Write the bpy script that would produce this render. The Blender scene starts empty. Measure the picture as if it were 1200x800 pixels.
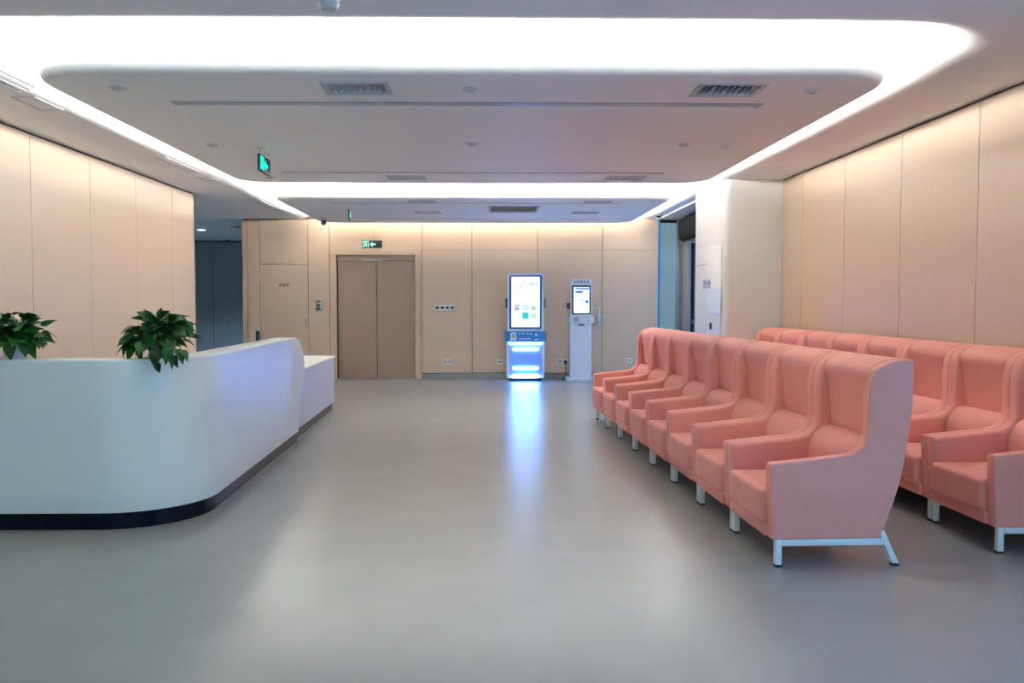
import bpy, bmesh, math, random
from math import sin, cos, pi, radians, atan, atan2, hypot, sqrt
from mathutils import Vector, Matrix, Euler

SC = bpy.context.scene
C = SC.collection
random.seed(7)

# ------------------------------------------------------------------ camera
F, PX, PY, VX, VY, H = 1000.0, 583.0, 400.0, 567.0, 354.0, 1.4
cam_d = bpy.data.cameras.new('camera')
cam_d.sensor_fit = 'HORIZONTAL'; cam_d.sensor_width = 36.0
cam_d.lens = 36.0 * F / 1200.0
cam_d.shift_x = (600.0 - PX) / 1200.0
cam_d.clip_start = 0.05; cam_d.clip_end = 200
cam = bpy.data.objects.new('camera', cam_d); C.objects.link(cam)
cam.location = (0, 0, H)
cam.rotation_euler = (pi/2 - atan((PY-VY)/F), 0, -atan((PX-VX)/F))
SC.camera = cam

# ------------------------------------------------------------------ world, exposure
W = bpy.data.worlds.new('world'); SC.world = W
W.use_nodes = True
bg = W.node_tree.nodes['Background']
bg.inputs[0].default_value = (0.23, 0.50, 1.0, 1)
bg.inputs[1].default_value = 5.3
SC.view_settings.view_transform = 'Standard'
SC.view_settings.look = 'None'
SC.view_settings.gamma = 1.0
SC.view_settings.use_curve_mapping = False
SC.view_settings.exposure = 0.62
SC.cycles.max_bounces = 16; SC.cycles.diffuse_bounces = 5; SC.cycles.glossy_bounces = 6

LED_W = 17.0          # watts per metre of cove strip
SIDE_W = 9.0
LED_COL = (1.0, 0.975, 0.905)

def area(name, loc, direction, length, width, watts, along, color=LED_COL, portal=False):
    d = bpy.data.lights.new(name, 'AREA'); d.shape = 'RECTANGLE'
    d.size = length; d.size_y = width; d.energy = watts; d.color = color
    if portal: d.cycles.is_portal = True
    o = bpy.data.objects.new(name, d); C.objects.link(o)
    z = -Vector(direction).normalized(); x = Vector(along).normalized(); y = z.cross(x)
    o.matrix_world = Matrix(((x.x, y.x, z.x, loc[0]), (x.y, y.y, z.y, loc[1]), (x.z, y.z, z.z, loc[2]), (0, 0, 0, 1)))
    return o

P1 = (-2.86, 2.62, 5.29, 10.18)     # floating panel nearest the camera: x0 x1 y0 y1
P2 = (-2.88, 2.60, 11.57, 15.22)    # floating panel in front of the lift
PZ0, PZ1 = 2.80, 2.92
for (x0, x1, y0, y1) in (P1, P2):
    ins, z = 0.55, PZ1 + 0.010
    L, D = x1-x0-1.3, y1-y0-1.3
    xc, yc = (x0+x1)/2, (y0+y1)/2
    area('cove_light', (x0+ins, yc, z), (-1, 0, 1.6), D, 0.02, LED_W*D, (0, 1, 0))
    area('cove_light', (x1-ins, yc, z), (1, 0, 1.6), D, 0.02, LED_W*D, (0, 1, 0))
    area('cove_light', (xc, y0+ins, z), (0, -1, 1.6), L, 0.02, LED_W*L, (1, 0, 0))
    area('cove_light', (xc, y1-ins, z), (0, 1, 1.6), L, 0.02, LED_W*L, (1, 0, 0))
    # second line of the strip, turned outwards: grazes the rounded lip and the top of the walls
    D2, L2, i2 = y1-y0-0.6, x1-x0-0.6, 0.20
    area('cove_light', (x0+i2, yc, PZ1+0.035), (-1, 0, 0.25), D2, 0.06, SIDE_W*D2, (0, 1, 0))
    area('cove_light', (x1-i2, yc, PZ1+0.035), (1, 0, 0.25), D2, 0.06, SIDE_W*D2, (0, 1, 0))
    area('cove_light', (xc, y0+i2, PZ1+0.018), (0, -1, 0.25), L2, 0.026, SIDE_W*L2, (1, 0, 0))
    area('cove_light', (xc, y1-i2, PZ1+0.018), (0, 1, 0.25), L2, 0.026, SIDE_W*L2, (1, 0, 0))
# daylight enters through the windows behind and beside the camera and the glazed side exit
area('window_portal', (-0.17, -4.9, 1.45), (0, 1, 0), 6.6, 2.5, 1, (1, 0, 0), portal=True)
area('window_portal', (3.64, 1.618, 1.30), (-1, 0, 0), 2.3, 2.4, 1, (0, 1, 0), portal=True)
area('window_portal', (3.66, 13.86, 1.22), (-1, 0, 0), 2.4, 2.4, 1, (0, 1, 0), portal=True)

# ------------------------------------------------------------------ materials
def nt(m):
    m.use_nodes = True
    t = m.node_tree
    return t, t.nodes['Principled BSDF'], t.nodes.new('ShaderNodeTexCoord')

def mat(name, col, rough=0.5, metal=0.0, noise=0.0, nscale=30.0, bump=0.0, bscale=200.0, spec=0.5, coat=0.0, stretch=(1, 1, 1), emit=None, estr=0.0):
    m = bpy.data.materials.new(name)
    t, b, tc = nt(m)
    b.inputs['Base Color'].default_value = (*col, 1)
    b.inputs['Roughness'].default_value = rough
    b.inputs['Metallic'].default_value = metal
    b.inputs['Specular IOR Level'].default_value = spec
    b.inputs['Coat Weight'].default_value = coat
    mp = t.nodes.new('ShaderNodeMapping'); mp.inputs['Scale'].default_value = stretch
    t.links.new(tc.outputs['Object'], mp.inputs['Vector'])
    if noise:
        n = t.nodes.new('ShaderNodeTexNoise'); n.inputs['Scale'].default_value = nscale; n.inputs['Detail'].default_value = 4
        t.links.new(mp.outputs[0], n.inputs['Vector'])
        r = t.nodes.new('ShaderNodeValToRGB')
        r.color_ramp.elements[0].position = 0.3; r.color_ramp.elements[1].position = 0.7
        r.color_ramp.elements[0].color = (*[max(0, c*(1-noise)) for c in col], 1)
        r.color_ramp.elements[1].color = (*[min(1, c*(1+noise)) for c in col], 1)
        t.links.new(n.outputs['Fac'], r.inputs['Fac']); t.links.new(r.outputs[0], b.inputs['Base Color'])
    if bump:
        n2 = t.nodes.new('ShaderNodeTexNoise'); n2.inputs['Scale'].default_value = bscale; n2.inputs['Detail'].default_value = 3
        t.links.new(mp.outputs[0], n2.inputs['Vector'])
        bp = t.nodes.new('ShaderNodeBump'); bp.inputs['Strength'].default_value = bump; bp.inputs['Distance'].default_value = 0.002
        t.links.new(n2.outputs['Fac'], bp.inputs['Height']); t.links.new(bp.outputs[0], b.inputs['Normal'])
    if emit:
        b.inputs['Emission Color'].default_value = (*emit, 1); b.inputs['Emission Strength'].default_value = estr
    return m

def glassmat(name, tint, face, mix):
    m = bpy.data.materials.new(name)
    t, b, tc = nt(m)
    b.inputs['Base Color'].default_value = (*face, 1); b.inputs['Roughness'].default_value = 0.08
    tr = t.nodes.new('ShaderNodeBsdfTransparent'); tr.inputs[0].default_value = (*tint, 1)
    mx = t.nodes.new('ShaderNodeMixShader'); mx.inputs[0].default_value = mix
    n = t.nodes.new('ShaderNodeTexNoise'); n.inputs['Scale'].default_value = 3
    t.links.new(tc.outputs['Object'], n.inputs['Vector'])
    t.links.new(tr.outputs[0], mx.inputs[1]); t.links.new(b.outputs[0], mx.inputs[2])
    t.links.new(mx.outputs[0], t.nodes['Material Output'].inputs['Surface'])
    return m

M = {}
M['paint'] = mat('ceiling_paint', (0.91, 0.91, 0.91), 0.6, bump=0.04, bscale=300)
M['wood'] = mat('pale_wood_veneer', (0.66, 0.50, 0.37), 0.42, noise=0.018, nscale=14, bump=0.015, bscale=80, stretch=(6, 6, 0.5))
M['lift'] = mat('lift_bronze', (0.36, 0.25, 0.195), 0.38, metal=0.25, noise=0.04, nscale=10, stretch=(8, 8, 0.4))
M['backing'] = mat('joint_backing', (0.10, 0.065, 0.045), 0.7, noise=0.1)
M['floor'] = mat('vinyl_floor', (0.30, 0.312, 0.298), 0.27, noise=0.035, nscale=2.2, bump=0.015, bscale=60, spec=0.5)
M['steel'] = mat('brushed_steel', (0.42, 0.43, 0.44), 0.28, metal=0.9, noise=0.06, nscale=20, stretch=(0.4, 1, 8))
M['skirt'] = mat('skirting', (0.27, 0.28, 0.285), 0.25, noise=0.04, nscale=8)
M['pillar'] = mat('pillar_paint', (0.80, 0.78, 0.75), 0.28, bump=0.02, bscale=150)
M['corridor'] = mat('corridor_wall', (0.36, 0.38, 0.39), 0.4, noise=0.05, nscale=9)
M['desk'] = mat('desk_solid_surface', (0.83, 0.88, 0.85), 0.32, noise=0.012, nscale=5)
M['desk_low'] = mat('desk_low_front', (0.58, 0.56, 0.61), 0.3, noise=0.015, nscale=5)
M['desk_top'] = mat('desk_low_top', (0.82, 0.82, 0.76), 0.3, noise=0.015, nscale=5)
M['plinth'] = mat('black_plinth', (0.006, 0.008, 0.014), 0.16, noise=0.1, spec=0.12)
M['pink'] = mat('pink_leatherette', (0.80, 0.325, 0.272), 0.55, noise=0.03, nscale=6, bump=0.08, bscale=420, spec=0.3)
M['piping'] = mat('pink_piping', (0.62, 0.20, 0.17), 0.5, noise=0.03)
M['leg'] = mat('white_powder_coat', (0.78, 0.80, 0.82), 0.3, noise=0.02)
M['rubber'] = mat('black_rubber', (0.015, 0.015, 0.015), 0.6, noise=0.1)
M['leaf'] = mat('leaf_green', (0.006, 0.105, 0.008), 0.5, noise=0.55, nscale=9)
M['leaf2'] = mat('leaf_dark_green', (0.004, 0.055, 0.006), 0.5, noise=0.45, nscale=9)
M['stem'] = mat('plant_stem', (0.05, 0.10, 0.03), 0.5, noise=0.2)
M['soil'] = mat('potting_soil', (0.03, 0.02, 0.015), 0.9, noise=0.5, nscale=60)
M['pot'] = mat('pale_blue_pot', (0.52, 0.60, 0.64), 0.35, noise=0.03)
M['potdark'] = mat('dark_pot', (0.10, 0.12, 0.12), 0.4, noise=0.05)
M['kwhite'] = mat('kiosk_white', (0.72, 0.80, 0.90), 0.28, noise=0.015)
M['kpanel'] = mat('kiosk_front_panel', (0.24, 0.36, 0.62), 0.3, noise=0.02)
M['kblue'] = mat('kiosk_blue', (0.01, 0.10, 0.36), 0.25, noise=0.04)
M['kband'] = mat('kiosk_band_blue', (0.015, 0.20, 0.56), 0.25, noise=0.03)
M['kdark'] = mat('kiosk_navy', (0.006, 0.012, 0.06), 0.3, noise=0.05)
M['black'] = mat('black_plastic', (0.012, 0.012, 0.014), 0.35, noise=0.05)
M['charcoal'] = mat('charcoal_metal', (0.012, 0.014, 0.015), 0.75, noise=0.06, spec=0.1)
M['white_pl'] = mat('white_plastic', (0.75, 0.77, 0.78), 0.35, noise=0.015)
M['grey_pl'] = mat('grey_plastic', (0.34, 0.35, 0.37), 0.45, noise=0.03)
M['vent'] = mat('vent_white_metal', (0.55, 0.56, 0.58), 0.4, noise=0.02)
M['dark_void'] = mat('duct_dark', (0.02, 0.022, 0.028), 0.7, noise=0.1)
M['sign_dark'] = mat('sign_dark_glass', (0.06, 0.10, 0.09), 0.6, noise=0.05, spec=0.2)
M['sign_green'] = mat('sign_green_light', (0.0, 0.4, 0.25), 0.4, emit=(0.0, 0.85, 0.48), estr=1.3)
M['sign_pale'] = mat('sign_pale_green_light', (0.3, 0.6, 0.5), 0.4, emit=(0.40, 1.0, 0.72), estr=0.9)
M['led_white'] = mat('kiosk_light_bar', (0.9, 0.95, 1.0), 0.4, emit=(0.07, 0.26, 1.0), estr=50.0)
M['screen'] = mat('screen_glow', (0.8, 0.9, 1.0), 0.2, emit=(0.36, 0.68, 1.0), estr=2.6)
M['screen2'] = mat('small_screen_glow', (0.8, 0.9, 1.0), 0.2, emit=(0.42, 0.70, 1.0), estr=1.9)
def glow(n, c, s): M[n] = mat(n, (0.02, 0.02, 0.02), 0.4, emit=c, estr=s*0.55)
glow('ic_cyan', (0.05, 0.72, 0.85), 1.0); glow('ic_lilac', (0.50, 0.40, 0.95), 1.0); glow('ic_grey', (0.62, 0.72, 0.76), 1.0)
glow('ic_blue', (0.03, 0.22, 0.75), 0.8); glow('ic_pale', (0.62, 0.90, 0.90), 1.1); glow('ic_violet', (0.22, 0.26, 0.95), 0.9)
glow('ic_white', (0.75, 0.95, 1.0), 1.8)
M['downlight'] = mat('downlight_lens', (0.9, 0.95, 1), 0.4, emit=(0.72, 0.86, 1.0), estr=9.0)
M['clear'] = glassmat('clear_window_glass', (0.93, 0.97, 0.98), (0.8, 0.85, 0.9), 0.06)
M['bronze_glass'] = glassmat('bronze_tinted_glass', (1.0, 0.86, 0.62), (0.6, 0.5, 0.4), 0.05)  # unseen rear panes; tint added to make their daylight less blue
M['teal'] = glassmat('teal_frosted_glass', (0.50, 0.42, 0.32), (0.22, 0.36, 0.44), 0.5)
M['navy_glass'] = glassmat('navy_tinted_glass', (0.48, 0.58, 0.66), (0.03, 0.07, 0.12), 0.3)
M['blue_trim'] = mat('blue_glass_edge', (0.02, 0.22, 0.52), 0.2, noise=0.05)  # blue LED glow of the edge put into its colour
M['ink'] = mat('dark_lettering', (0.03, 0.02, 0.015), 0.5, noise=0.05)
M['ink_violet'] = mat('violet_lettering', (0.20, 0.16, 0.40), 0.5, noise=0.05)
M['ink_navy'] = mat('navy_lettering', (0.06, 0.09, 0.30), 0.5, noise=0.05)
M['sanit'] = mat('sanitiser_bottle', (0.45, 0.60, 0.68), 0.15, noise=0.04)
M['red'] = mat('red_plastic', (0.45, 0.05, 0.06), 0.4, noise=0.05)

# ------------------------------------------------------------------ helpers
def link(name, me, material, parent=None, smooth=None):
    o = bpy.data.objects.new(name, me); C.objects.link(o)
    if material:
        me.materials.clear(); me.materials.append(M[material] if isinstance(material, str) else material)
    if parent: o.parent = parent
    if smooth is not None:
        for p in me.polygons: p.use_smooth = True
        me.set_sharp_from_angle(angle=radians(smooth))
    return o

def obj(name, bm, material, parent=None, smooth=None):
    bmesh.ops.recalc_face_normals(bm, faces=bm.faces)
    me = bpy.data.meshes.new(name); bm.to_mesh(me); bm.free()
    return link(name, me, material, parent, smooth)

def tag(o, label=None, cat=None, group=None, kind=None):
    if label: o['label'] = label
    if cat: o['category'] = cat
    if group: o['group'] = group
    if kind: o['kind'] = kind
    return o

def thing(name, label, cat, loc=(0, 0, 0), rz=0.0, group=None):
    o = bpy.data.objects.new(name, None); C.objects.link(o)
    o.empty_display_size = 0.1
    o.location = loc; o.rotation_euler = (0, 0, rz)
    return tag(o, label, cat, group)

def bm_box(bm, x0, x1, y0, y1, z0, z1):
    v = [bm.verts.new(p) for p in ((x0, y0, z0), (x1, y0, z0), (x1, y1, z0), (x0, y1, z0), (x0, y0, z1), (x1, y0, z1), (x1, y1, z1), (x0, y1, z1))]
    return [bm.faces.new([v[i] for i in f]) for f in ((0, 3, 2, 1), (4, 5, 6, 7), (0, 1, 5, 4), (1, 2, 6, 5), (2, 3, 7, 6), (3, 0, 4, 7))]

def box(name, x0, x1, y0, y1, z0, z1, material, parent=None, bev=0.0, seg=2):
    bm = bmesh.new(); bm_box(bm, x0, x1, y0, y1, z0, z1)
    if bev: bmesh.ops.bevel(bm, geom=bm.edges[:], offset=bev, segments=seg, affect='EDGES', profile=0.5)
    return obj(name, bm, material, parent, 40 if bev else None)

def extrude_profile(pts, axis, a0, a1, bev=0.0, seg=3):
    """closed 2-D outline swept along an axis: 'y' -> pts are (x,z), 'x' -> pts are (y,z), 'z' -> pts are (x,y)"""
    bm = bmesh.new()
    def P(p, a):
        return (p[0], a, p[1]) if axis == 'y' else ((a, p[0], p[1]) if axis == 'x' else (p[0], p[1], a))
    A = [bm.verts.new(P(p, a0)) for p in pts]; B = [bm.verts.new(P(p, a1)) for p in pts]
    caps = [bm.faces.new(A), bm.faces.new(B[::-1])]
    n = len(pts)
    for i in range(n): bm.faces.new((A[i], B[i], B[(i+1) % n], A[(i+1) % n]))
    bmesh.ops.recalc_face_normals(bm, faces=bm.faces)
    bevs = bev if isinstance(bev, tuple) else (bev, bev)
    sets = [list(f.edges) for f in caps]
    for es, bv in zip(sets, bevs):
        if bv: bmesh.ops.bevel(bm, geom=[e for e in es if e.is_valid], offset=bv, segments=seg, affect='EDGES', profile=0.5, clamp_overlap=True)
    return bm

def smoothpts(ctrl, n=4):
    """open Catmull-Rom through the control points"""
    out = []
    P = [Vector(c) for c in ctrl]
    for i in range(len(P)-1):
        p0 = P[max(i-1, 0)]; p1 = P[i]; p2 = P[i+1]; p3 = P[min(i+2, len(P)-1)]
        for k in range(n):
            t = k/n
            out.append(0.5*((2*p1)+(-p0+p2)*t+(2*p0-5*p1+4*p2-p3)*t*t+(-p0+3*p1-3*p2+p3)*t*t*t))
    out.append(P[-1])
    return [tuple(p) for p in out]

def lathe(prof, n=20, center=(0, 0, 0)):
    bm = bmesh.new(); rings = []
    for r, z in prof:
        if r < 1e-5: rings.append([bm.verts.new((center[0], center[1], center[2]+z))])
        else: rings.append([bm.verts.new((center[0]+r*cos(2*pi*i/n), center[1]+r*sin(2*pi*i/n), center[2]+z)) for i in range(n)])
    for a, b in zip(rings, rings[1:]):
        for i in range(n):
            j = (i+1) % n
            if len(a) == 1 and len(b) == 1: break
            if len(a) == 1: bm.faces.new((a[0], b[j], b[i]))
            elif len(b) == 1: bm.faces.new((a[i], a[j], b[0]))
            else: bm.faces.new((a[i], a[j], b[j], b[i]))
    for e in (rings[0], rings[-1]):
        if len(e) > 1: bm.faces.new(e)
    return bm

def tube(bm, pts, r, n=6):
    rings = []
    P = [Vector(p) for p in pts]
    for i, p in enumerate(P):
        d = (P[min(i+1, len(P)-1)] - P[max(i-1, 0)]).normalized()
        a = d.cross(Vector((0.31, 0.2, 0.93))); a.normalize(); b = d.cross(a)
        rr = r[i] if isinstance(r, (list, tuple)) else r
        rings.append([bm.verts.new(p+(a*cos(2*pi*k/n)+b*sin(2*pi*k/n))*rr) for k in range(n)])
    for A, B in zip(rings, rings[1:]):
        for k in range(n): bm.faces.new((A[k], A[(k+1) % n], B[(k+1) % n], B[k]))
    bm.faces.new(rings[0][::-1]); bm.faces.new(rings[-1])

def text(name, body, size, material, parent, loc, rot, align='CENTER', depth=0.001):
    cu = bpy.data.curves.new(name, 'FONT'); cu.body = body; cu.size = size
    cu.align_x = align; cu.align_y = 'CENTER'; cu.extrude = depth; cu.offset = 0.012*size; cu.resolution_u = 2
    t = bpy.data.objects.new('tmp', cu); C.objects.link(t)
    bpy.context.view_layer.update()
    me = bpy.data.meshes.new_from_object(t.evaluated_get(bpy.context.evaluated_depsgraph_get()))
    bpy.data.objects.remove(t); bpy.data.curves.remove(cu)
    o = link(name, me, material, parent)
    o.location = loc; o.rotation_euler = rot
    return o

FACE = (pi/2, 0, 0)              # text facing the camera (-y)
FACE_L = (pi/2, 0, -pi/2)        # text facing -x

# ------------------------------------------------------------------ the setting
XL, XR, YB, CZ, RZ = -4.0, 3.66, 15.5, 2.90, 3.25
def struct(o): return tag(o, kind='structure')

bm = bmesh.new(); bm_box(bm, -9.2, 4.4, -5.4, 21.4, -0.06, 0)
tag(struct(obj('floor', bm, 'floor')), 'smooth grey vinyl floor with soft reflections', 'floor')

# perimeter ceiling: flat soffit with a rounded lip that turns up into the lit cove
LX0, LX1, LY0, LR = -3.03, 2.73, 4.84, 0.28        # vertical face of the cove, fillet radius
def cove_loop(d, rc):
    x0, x1, y0 = LX0-d, LX1+d, LY0-d
    r = rc+d
    pts = [(x0, YB+0.05), (x0, 13.0), (x0, 10.0), (x0, 7.5)]
    n = 10
    for k in range(n+1):
        a = pi+(pi/2)*k/n; pts.append((x0+r+r*cos(a), y0+r+r*sin(a)))
    pts += [(-1.0, y0), (1.0, y0)]
    for k in range(n+1):
        a = 1.5*pi+(pi/2)*k/n; pts.append((x1-r+r*cos(a), y0+r+r*sin(a)))
    pts += [(x1, 7.5), (x1, 10.0), (x1, 13.0), (x1, YB+0.05)]
    return pts
bm = bmesh.new()
levels = [(0.0, RZ), (0.0, CZ+LR)]
for k in range(1, 9):
    a = (pi/2)*k/8; levels.append((LR*(1-cos(a)), CZ+LR*(1-sin(a))))
loops = [[bm.verts.new((x, y, z)) for x, y in cove_loop(d, 0.45)] for d, z in levels]
for A, B in zip(loops, loops[1:]):
    for i in range(len(A)-1): bm.faces.new((A[i], A[i+1], B[i+1], B[i]))
last = loops[-1]
outer = [bm.verts.new(p) for p in ((4.3, YB+0.05, CZ), (4.3, -5.3, CZ), (-4.2, -5.3, CZ), (-4.2, YB+0.05, CZ))]
bm.faces.new(last + outer)
bm_box(bm, -9.1, -4.2, 11.9, YB+0.05, CZ, CZ+0.05)      # ceiling over the side corridor
bm_box(bm, -9.1, -4.2, YB+0.05, 21.3, CZ, CZ+0.05)
bm_box(bm, LX0-0.4, LX1+0.4, LY0-0.4, YB+0.3, RZ, RZ+0.05)
ceiling = tag(struct(obj('ceiling', bm, 'paint', None, 35)), 'white plaster ceiling with a rounded lip around the lit cove', 'ceiling')

def rr_loop(x0, x1, y0, y1, r, d, n=8):
    out = []
    for cx, cy, a0 in ((x0+r, y0+r, pi), (x1-r, y0+r, 1.5*pi), (x1-r, y1-r, 0), (x0+r, y1-r, 0.5*pi)):
        for k in range(n+1):
            a = a0+(pi/2)*k/n; out.append((cx+(r-d)*cos(a), cy+(r-d)*sin(a)))
    return out
def floating_panel(name, b, r, holes):
    bm = bmesh.new(); loops = []
    th = (PZ1-PZ0)/2
    for k in range(9):
        a = -pi/2+pi*k/8
        loops.append([bm.verts.new((x, y, PZ0+th+th*sin(a))) for x, y in rr_loop(*b, r, th*(1-cos(a)))])
    for A, B in zip(loops, loops[1:]):
        n = len(A)
        for i in range(n): bm.faces.new((A[i], A[(i+1) % n], B[(i+1) % n], B[i]))
    bm.faces.new(loops[0]); bm.faces.new(loops[-1])
    o = obj('tmp_panel', bm, 'paint')
    bc = bmesh.new()
    for (x0, x1, y0, y1, dep) in holes: bm_box(bc, x0, x1, y0, y1, PZ0-0.05, PZ0+dep)
    c = obj('tmp_cut', bc, None)
    md = o.modifiers.new('cut', 'BOOLEAN'); md.object = c; md.operation = 'DIFFERENCE'; md.solver = 'EXACT'
    bpy.context.view_layer.update()
    me = bpy.data.meshes.new_from_object(o.evaluated_get(bpy.context.evaluated_depsgraph_get()))
    bpy.data.objects.remove(o); bpy.data.objects.remove(c)
    p = link(name, me, 'paint', ceiling, 35)
    tag(p, label='rounded floating ceiling panel')
    return p
SLOTS1 = [(-2.20, 1.98, 6.06, 6.21, 0.03), (-2.20, 1.96, 9.27, 9.42, 0.03)]
VENTS1 = [(-1.02, -0.64, 5.54, 5.80), (1.42, 1.80, 5.54, 5.82), (-1.05, -0.68, 9.56, 9.80), (1.40, 1.78, 9.54, 9.78)]
SLOTS2 = [(-2.16, 1.95, 12.13, 12.25, 0.03), (-2.20, 1.93, 14.50, 14.62, 0.03)]
VENTS2 = [(0.10, 0.80, 12.50, 13.35), (-1.02, -0.70, 11.87, 12.05), (-1.05, -0.70, 13.30, 13.56), (1.42, 1.75, 11.85, 12.03), (1.40, 1.77, 13.28, 13.52)]
floating_panel('floating_panel', P1, 0.42, SLOTS1+[v+(0.07,) for v in VENTS1])
floating_panel('floating_panel', P2, 0.42, SLOTS2+[v+(0.07,) for v in VENTS2])

# left wall: pale veneer panels on a dark backing, open corridor beyond its far end
def wall_panels(parent, axis, fixed, cuts, z0, z1, thick, sgn, material='wood', gap=0.008, name='panel'):
    for a, b in zip(cuts, cuts[1:]):
        lo, hi = min(a, b)+gap/2, max(a, b)-gap/2
        if axis == 'y': box(name, *sorted((fixed, fixed+sgn*thick)), lo, hi, z0, z1, material, parent, 0.0015, 1)
        else: box(name, lo, hi, *sorted((fixed, fixed+sgn*thick)), z0, z1, material, parent, 0.0015, 1)

wl = box('wall_left', XL-0.17, XL-0.02, -5.2, 11.90, 0, CZ, 'backing')
tag(struct(wl), 'left wall clad in pale peach wood veneer panels', 'wall')
lc = [11.93]+[11.08-1.142*k for k in range(15)]
wall_panels(wl, 'y', XL-0.02, lc, 0.09, CZ-0.022, 0.02, 1)
box('end_trim', XL-0.17, XL, 11.90, 11.93, 0.0, CZ-0.01, 'wood', wl, 0.002, 1)
struct(box('baseboard_left', XL-0.02, XL-0.008, -5.2, 11.9, 0, 0.085, 'skirt'))

WY0, WY1, WZ0, WZ1 = 0.446, 2.790, 0.10, 2.50
bm = bmesh.new()
for a in ((-5.2, WY0, 0, CZ), (WY1, 10.47, 0, CZ), (WY0, WY1, 0, WZ0), (WY0, WY1, WZ1, CZ)): bm_box(bm, XR+0.02, XR+0.17, *a)
wr = obj('wall_right', bm, 'backing')
tag(struct(wr), 'right wall clad in pale peach wood veneer panels behind pink chairs', 'wall')
rc = [10.47, 9.81]+[8.65-1.172*k for k in range(12)]
wall_panels(wr, 'y', XR+0.02, [y for y in rc if y > 2.7], 0.09, CZ-0.022, 0.02, -1)
wall_panels(wr, 'y', XR+0.02, [y for y in rc if y < 0.5], 0.09, CZ-0.022, 0.02, -1)
wall_panels(wr, 'y', XR+0.02, [WY1, WY0], WZ1+0.01, CZ-0.022, 0.02, -1)
w3 = tag(struct(thing('window_3', 'tall glazed opening in the right wall beside the viewer', 'window', (XR+0.09, (WY0+WY1)/2, 0))))
hw = (WY1-WY0)/2
for y0 in (-hw, 0.0): box('pane', -0.008, 0.008, y0+0.03, y0+hw-0.03, WZ0+0.04, WZ1-0.04, 'clear', w3)
for y0 in (-hw, -0.03, hw-0.06): box('mullion', -0.04, 0.04, y0, y0+0.06, WZ0, WZ1, 'charcoal', w3)
for z0 in (WZ0, WZ1-0.04): box('rail', -0.04, 0.04, -hw, hw, z0, z0+0.04, 'charcoal', w3)
struct(box('baseboard_right', XR+0.008, XR+0.02, -5.2, 10.46, 0, 0.085, 'skirt'))

# back wall with service door, lift bay and veneer panels
wb = bmesh.new()
bm_box(wb, -4.34, -2.66, YB+0.02, YB+0.20, 0, RZ+0.02)
bm_box(wb, -2.66, -1.24, YB+0.02, YB+0.20, 2.25, RZ+0.02)
bm_box(wb, -1.24, 3.17, YB+0.02, YB+0.20, 0, RZ+0.02)
bm_box(wb, 3.17, 4.3, YB+0.06, YB+0.20, CZ-0.02, RZ+0.02)
bm_box(wb, -4.34, -4.16, YB+0.20, 21.0, 0, CZ)
wb = tag(struct(obj('wall_back', wb, 'backing')), 'back wall of pale peach wood panels around the lift and kiosks', 'wall')
def bpanel(x0, x1, z0, z1, name='panel', proud=0.02, m='wood'):
    return box(name, x0+0.004, x1-0.004, YB+0.02-proud, YB+0.02, z0, z1, m, wb, 0.0015, 1)
bpanel(-4.356, -4.264, 0.02, CZ-0.018); bpanel(-4.264, -4.045, 0.02, CZ-0.018)
bpanel(-4.045, -3.171, 2.085, CZ-0.018); bpanel(-3.171, -2.785, 0.11, CZ-0.012)
bpanel(-2.785, -1.116, 2.328, RZ)
bpanel(-2.785, -2.755, 0.0, 2.324, 'lift_reveal'); bpanel(-1.155, -1.116, 0.0, 2.324, 'lift_reveal')
for a, b in ((-1.116, -0.215), (-0.215, 0.974), (0.974, 2.151), (2.151, 3.176)):
    bpanel(a, b, 0.115, 2.340); bpanel(a, b, 2.344, RZ)
struct(box('baseboard_back', -1.116, 3.17, YB+0.002, YB+0.02, 0, 0.105, 'skirt'))

d2 = box('door_2', -4.041, -3.175, YB, YB+0.02, 0.02, 2.079, 'wood', None, 0.0015, 1)
tag(struct(d2), 'flush wooden service door left of the lift with a small dark sign', 'door')
text('door_sign', '设备间', 0.062, 'ink', d2, (-3.612, YB-0.002, 1.708), FACE)
box('door_handle', -3.23, -3.205, YB-0.045, YB, 0.98, 1.10, 'steel', d2, 0.005)

# lift doors
lift = tag(struct(thing('door_1', 'closed two-leaf bronze lift doors in a wooden frame', 'lift door', (-1.95, YB, 0))))
def lb(name, x0, x1, y0, y1, z0, z1, m, bev=0.002): return box(name, x0+1.95, x1+1.95, y0-YB, y1-YB, z0, z1, m, lift, bev, 1)
lb('jamb', -2.755, -2.663, YB-0.03, YB+0.10, 0, 2.25, 'wood'); lb('jamb', -1.240, -1.155, YB-0.03, YB+0.10, 0, 2.25, 'wood')
lb('lintel', -2.755, -1.155, YB-0.03, YB+0.10, 2.25, 2.325, 'wood')
lb('header', -2.663, -1.240, YB+0.06, YB+0.11, 2.155, 2.25, 'lift')
lb('header_plate', -2.20, -1.85, YB+0.045, YB+0.06, 2.15, 2.172, 'steel')
lb('door_leaf', -2.655, -1.952, YB+0.10, YB+0.14, 0.012, 2.155, 'lift'); lb('door_leaf', -1.942, -1.245, YB+0.10, YB+0.14, 0.012, 2.155, 'lift')
lb('shaft', -2.70, -1.20, YB+0.16, YB+0.20, 0, 2.25, 'black', 0)
lb('sill', -2.663, -1.240, YB-0.01, YB+0.16, 0.0, 0.010, 'steel', 0)

# white pillar with a rounded corner
pp = [(3.85, 10.47), (3.85, 11.93), (2.96, 11.93)]
r = 0.07
for k in range(9):
    a = pi+(pi/2)*k/8; pp.append((2.96+r+r*cos(a), 10.47+r+r*sin(a)))
tag(struct(obj('wall_pillar', extrude_profile(pp, 'z', 0, CZ+0.05, 0), 'pillar', None, 30)), 'glossy white pillar with rounded corner at the end of the right wall', 'pillar')

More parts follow.
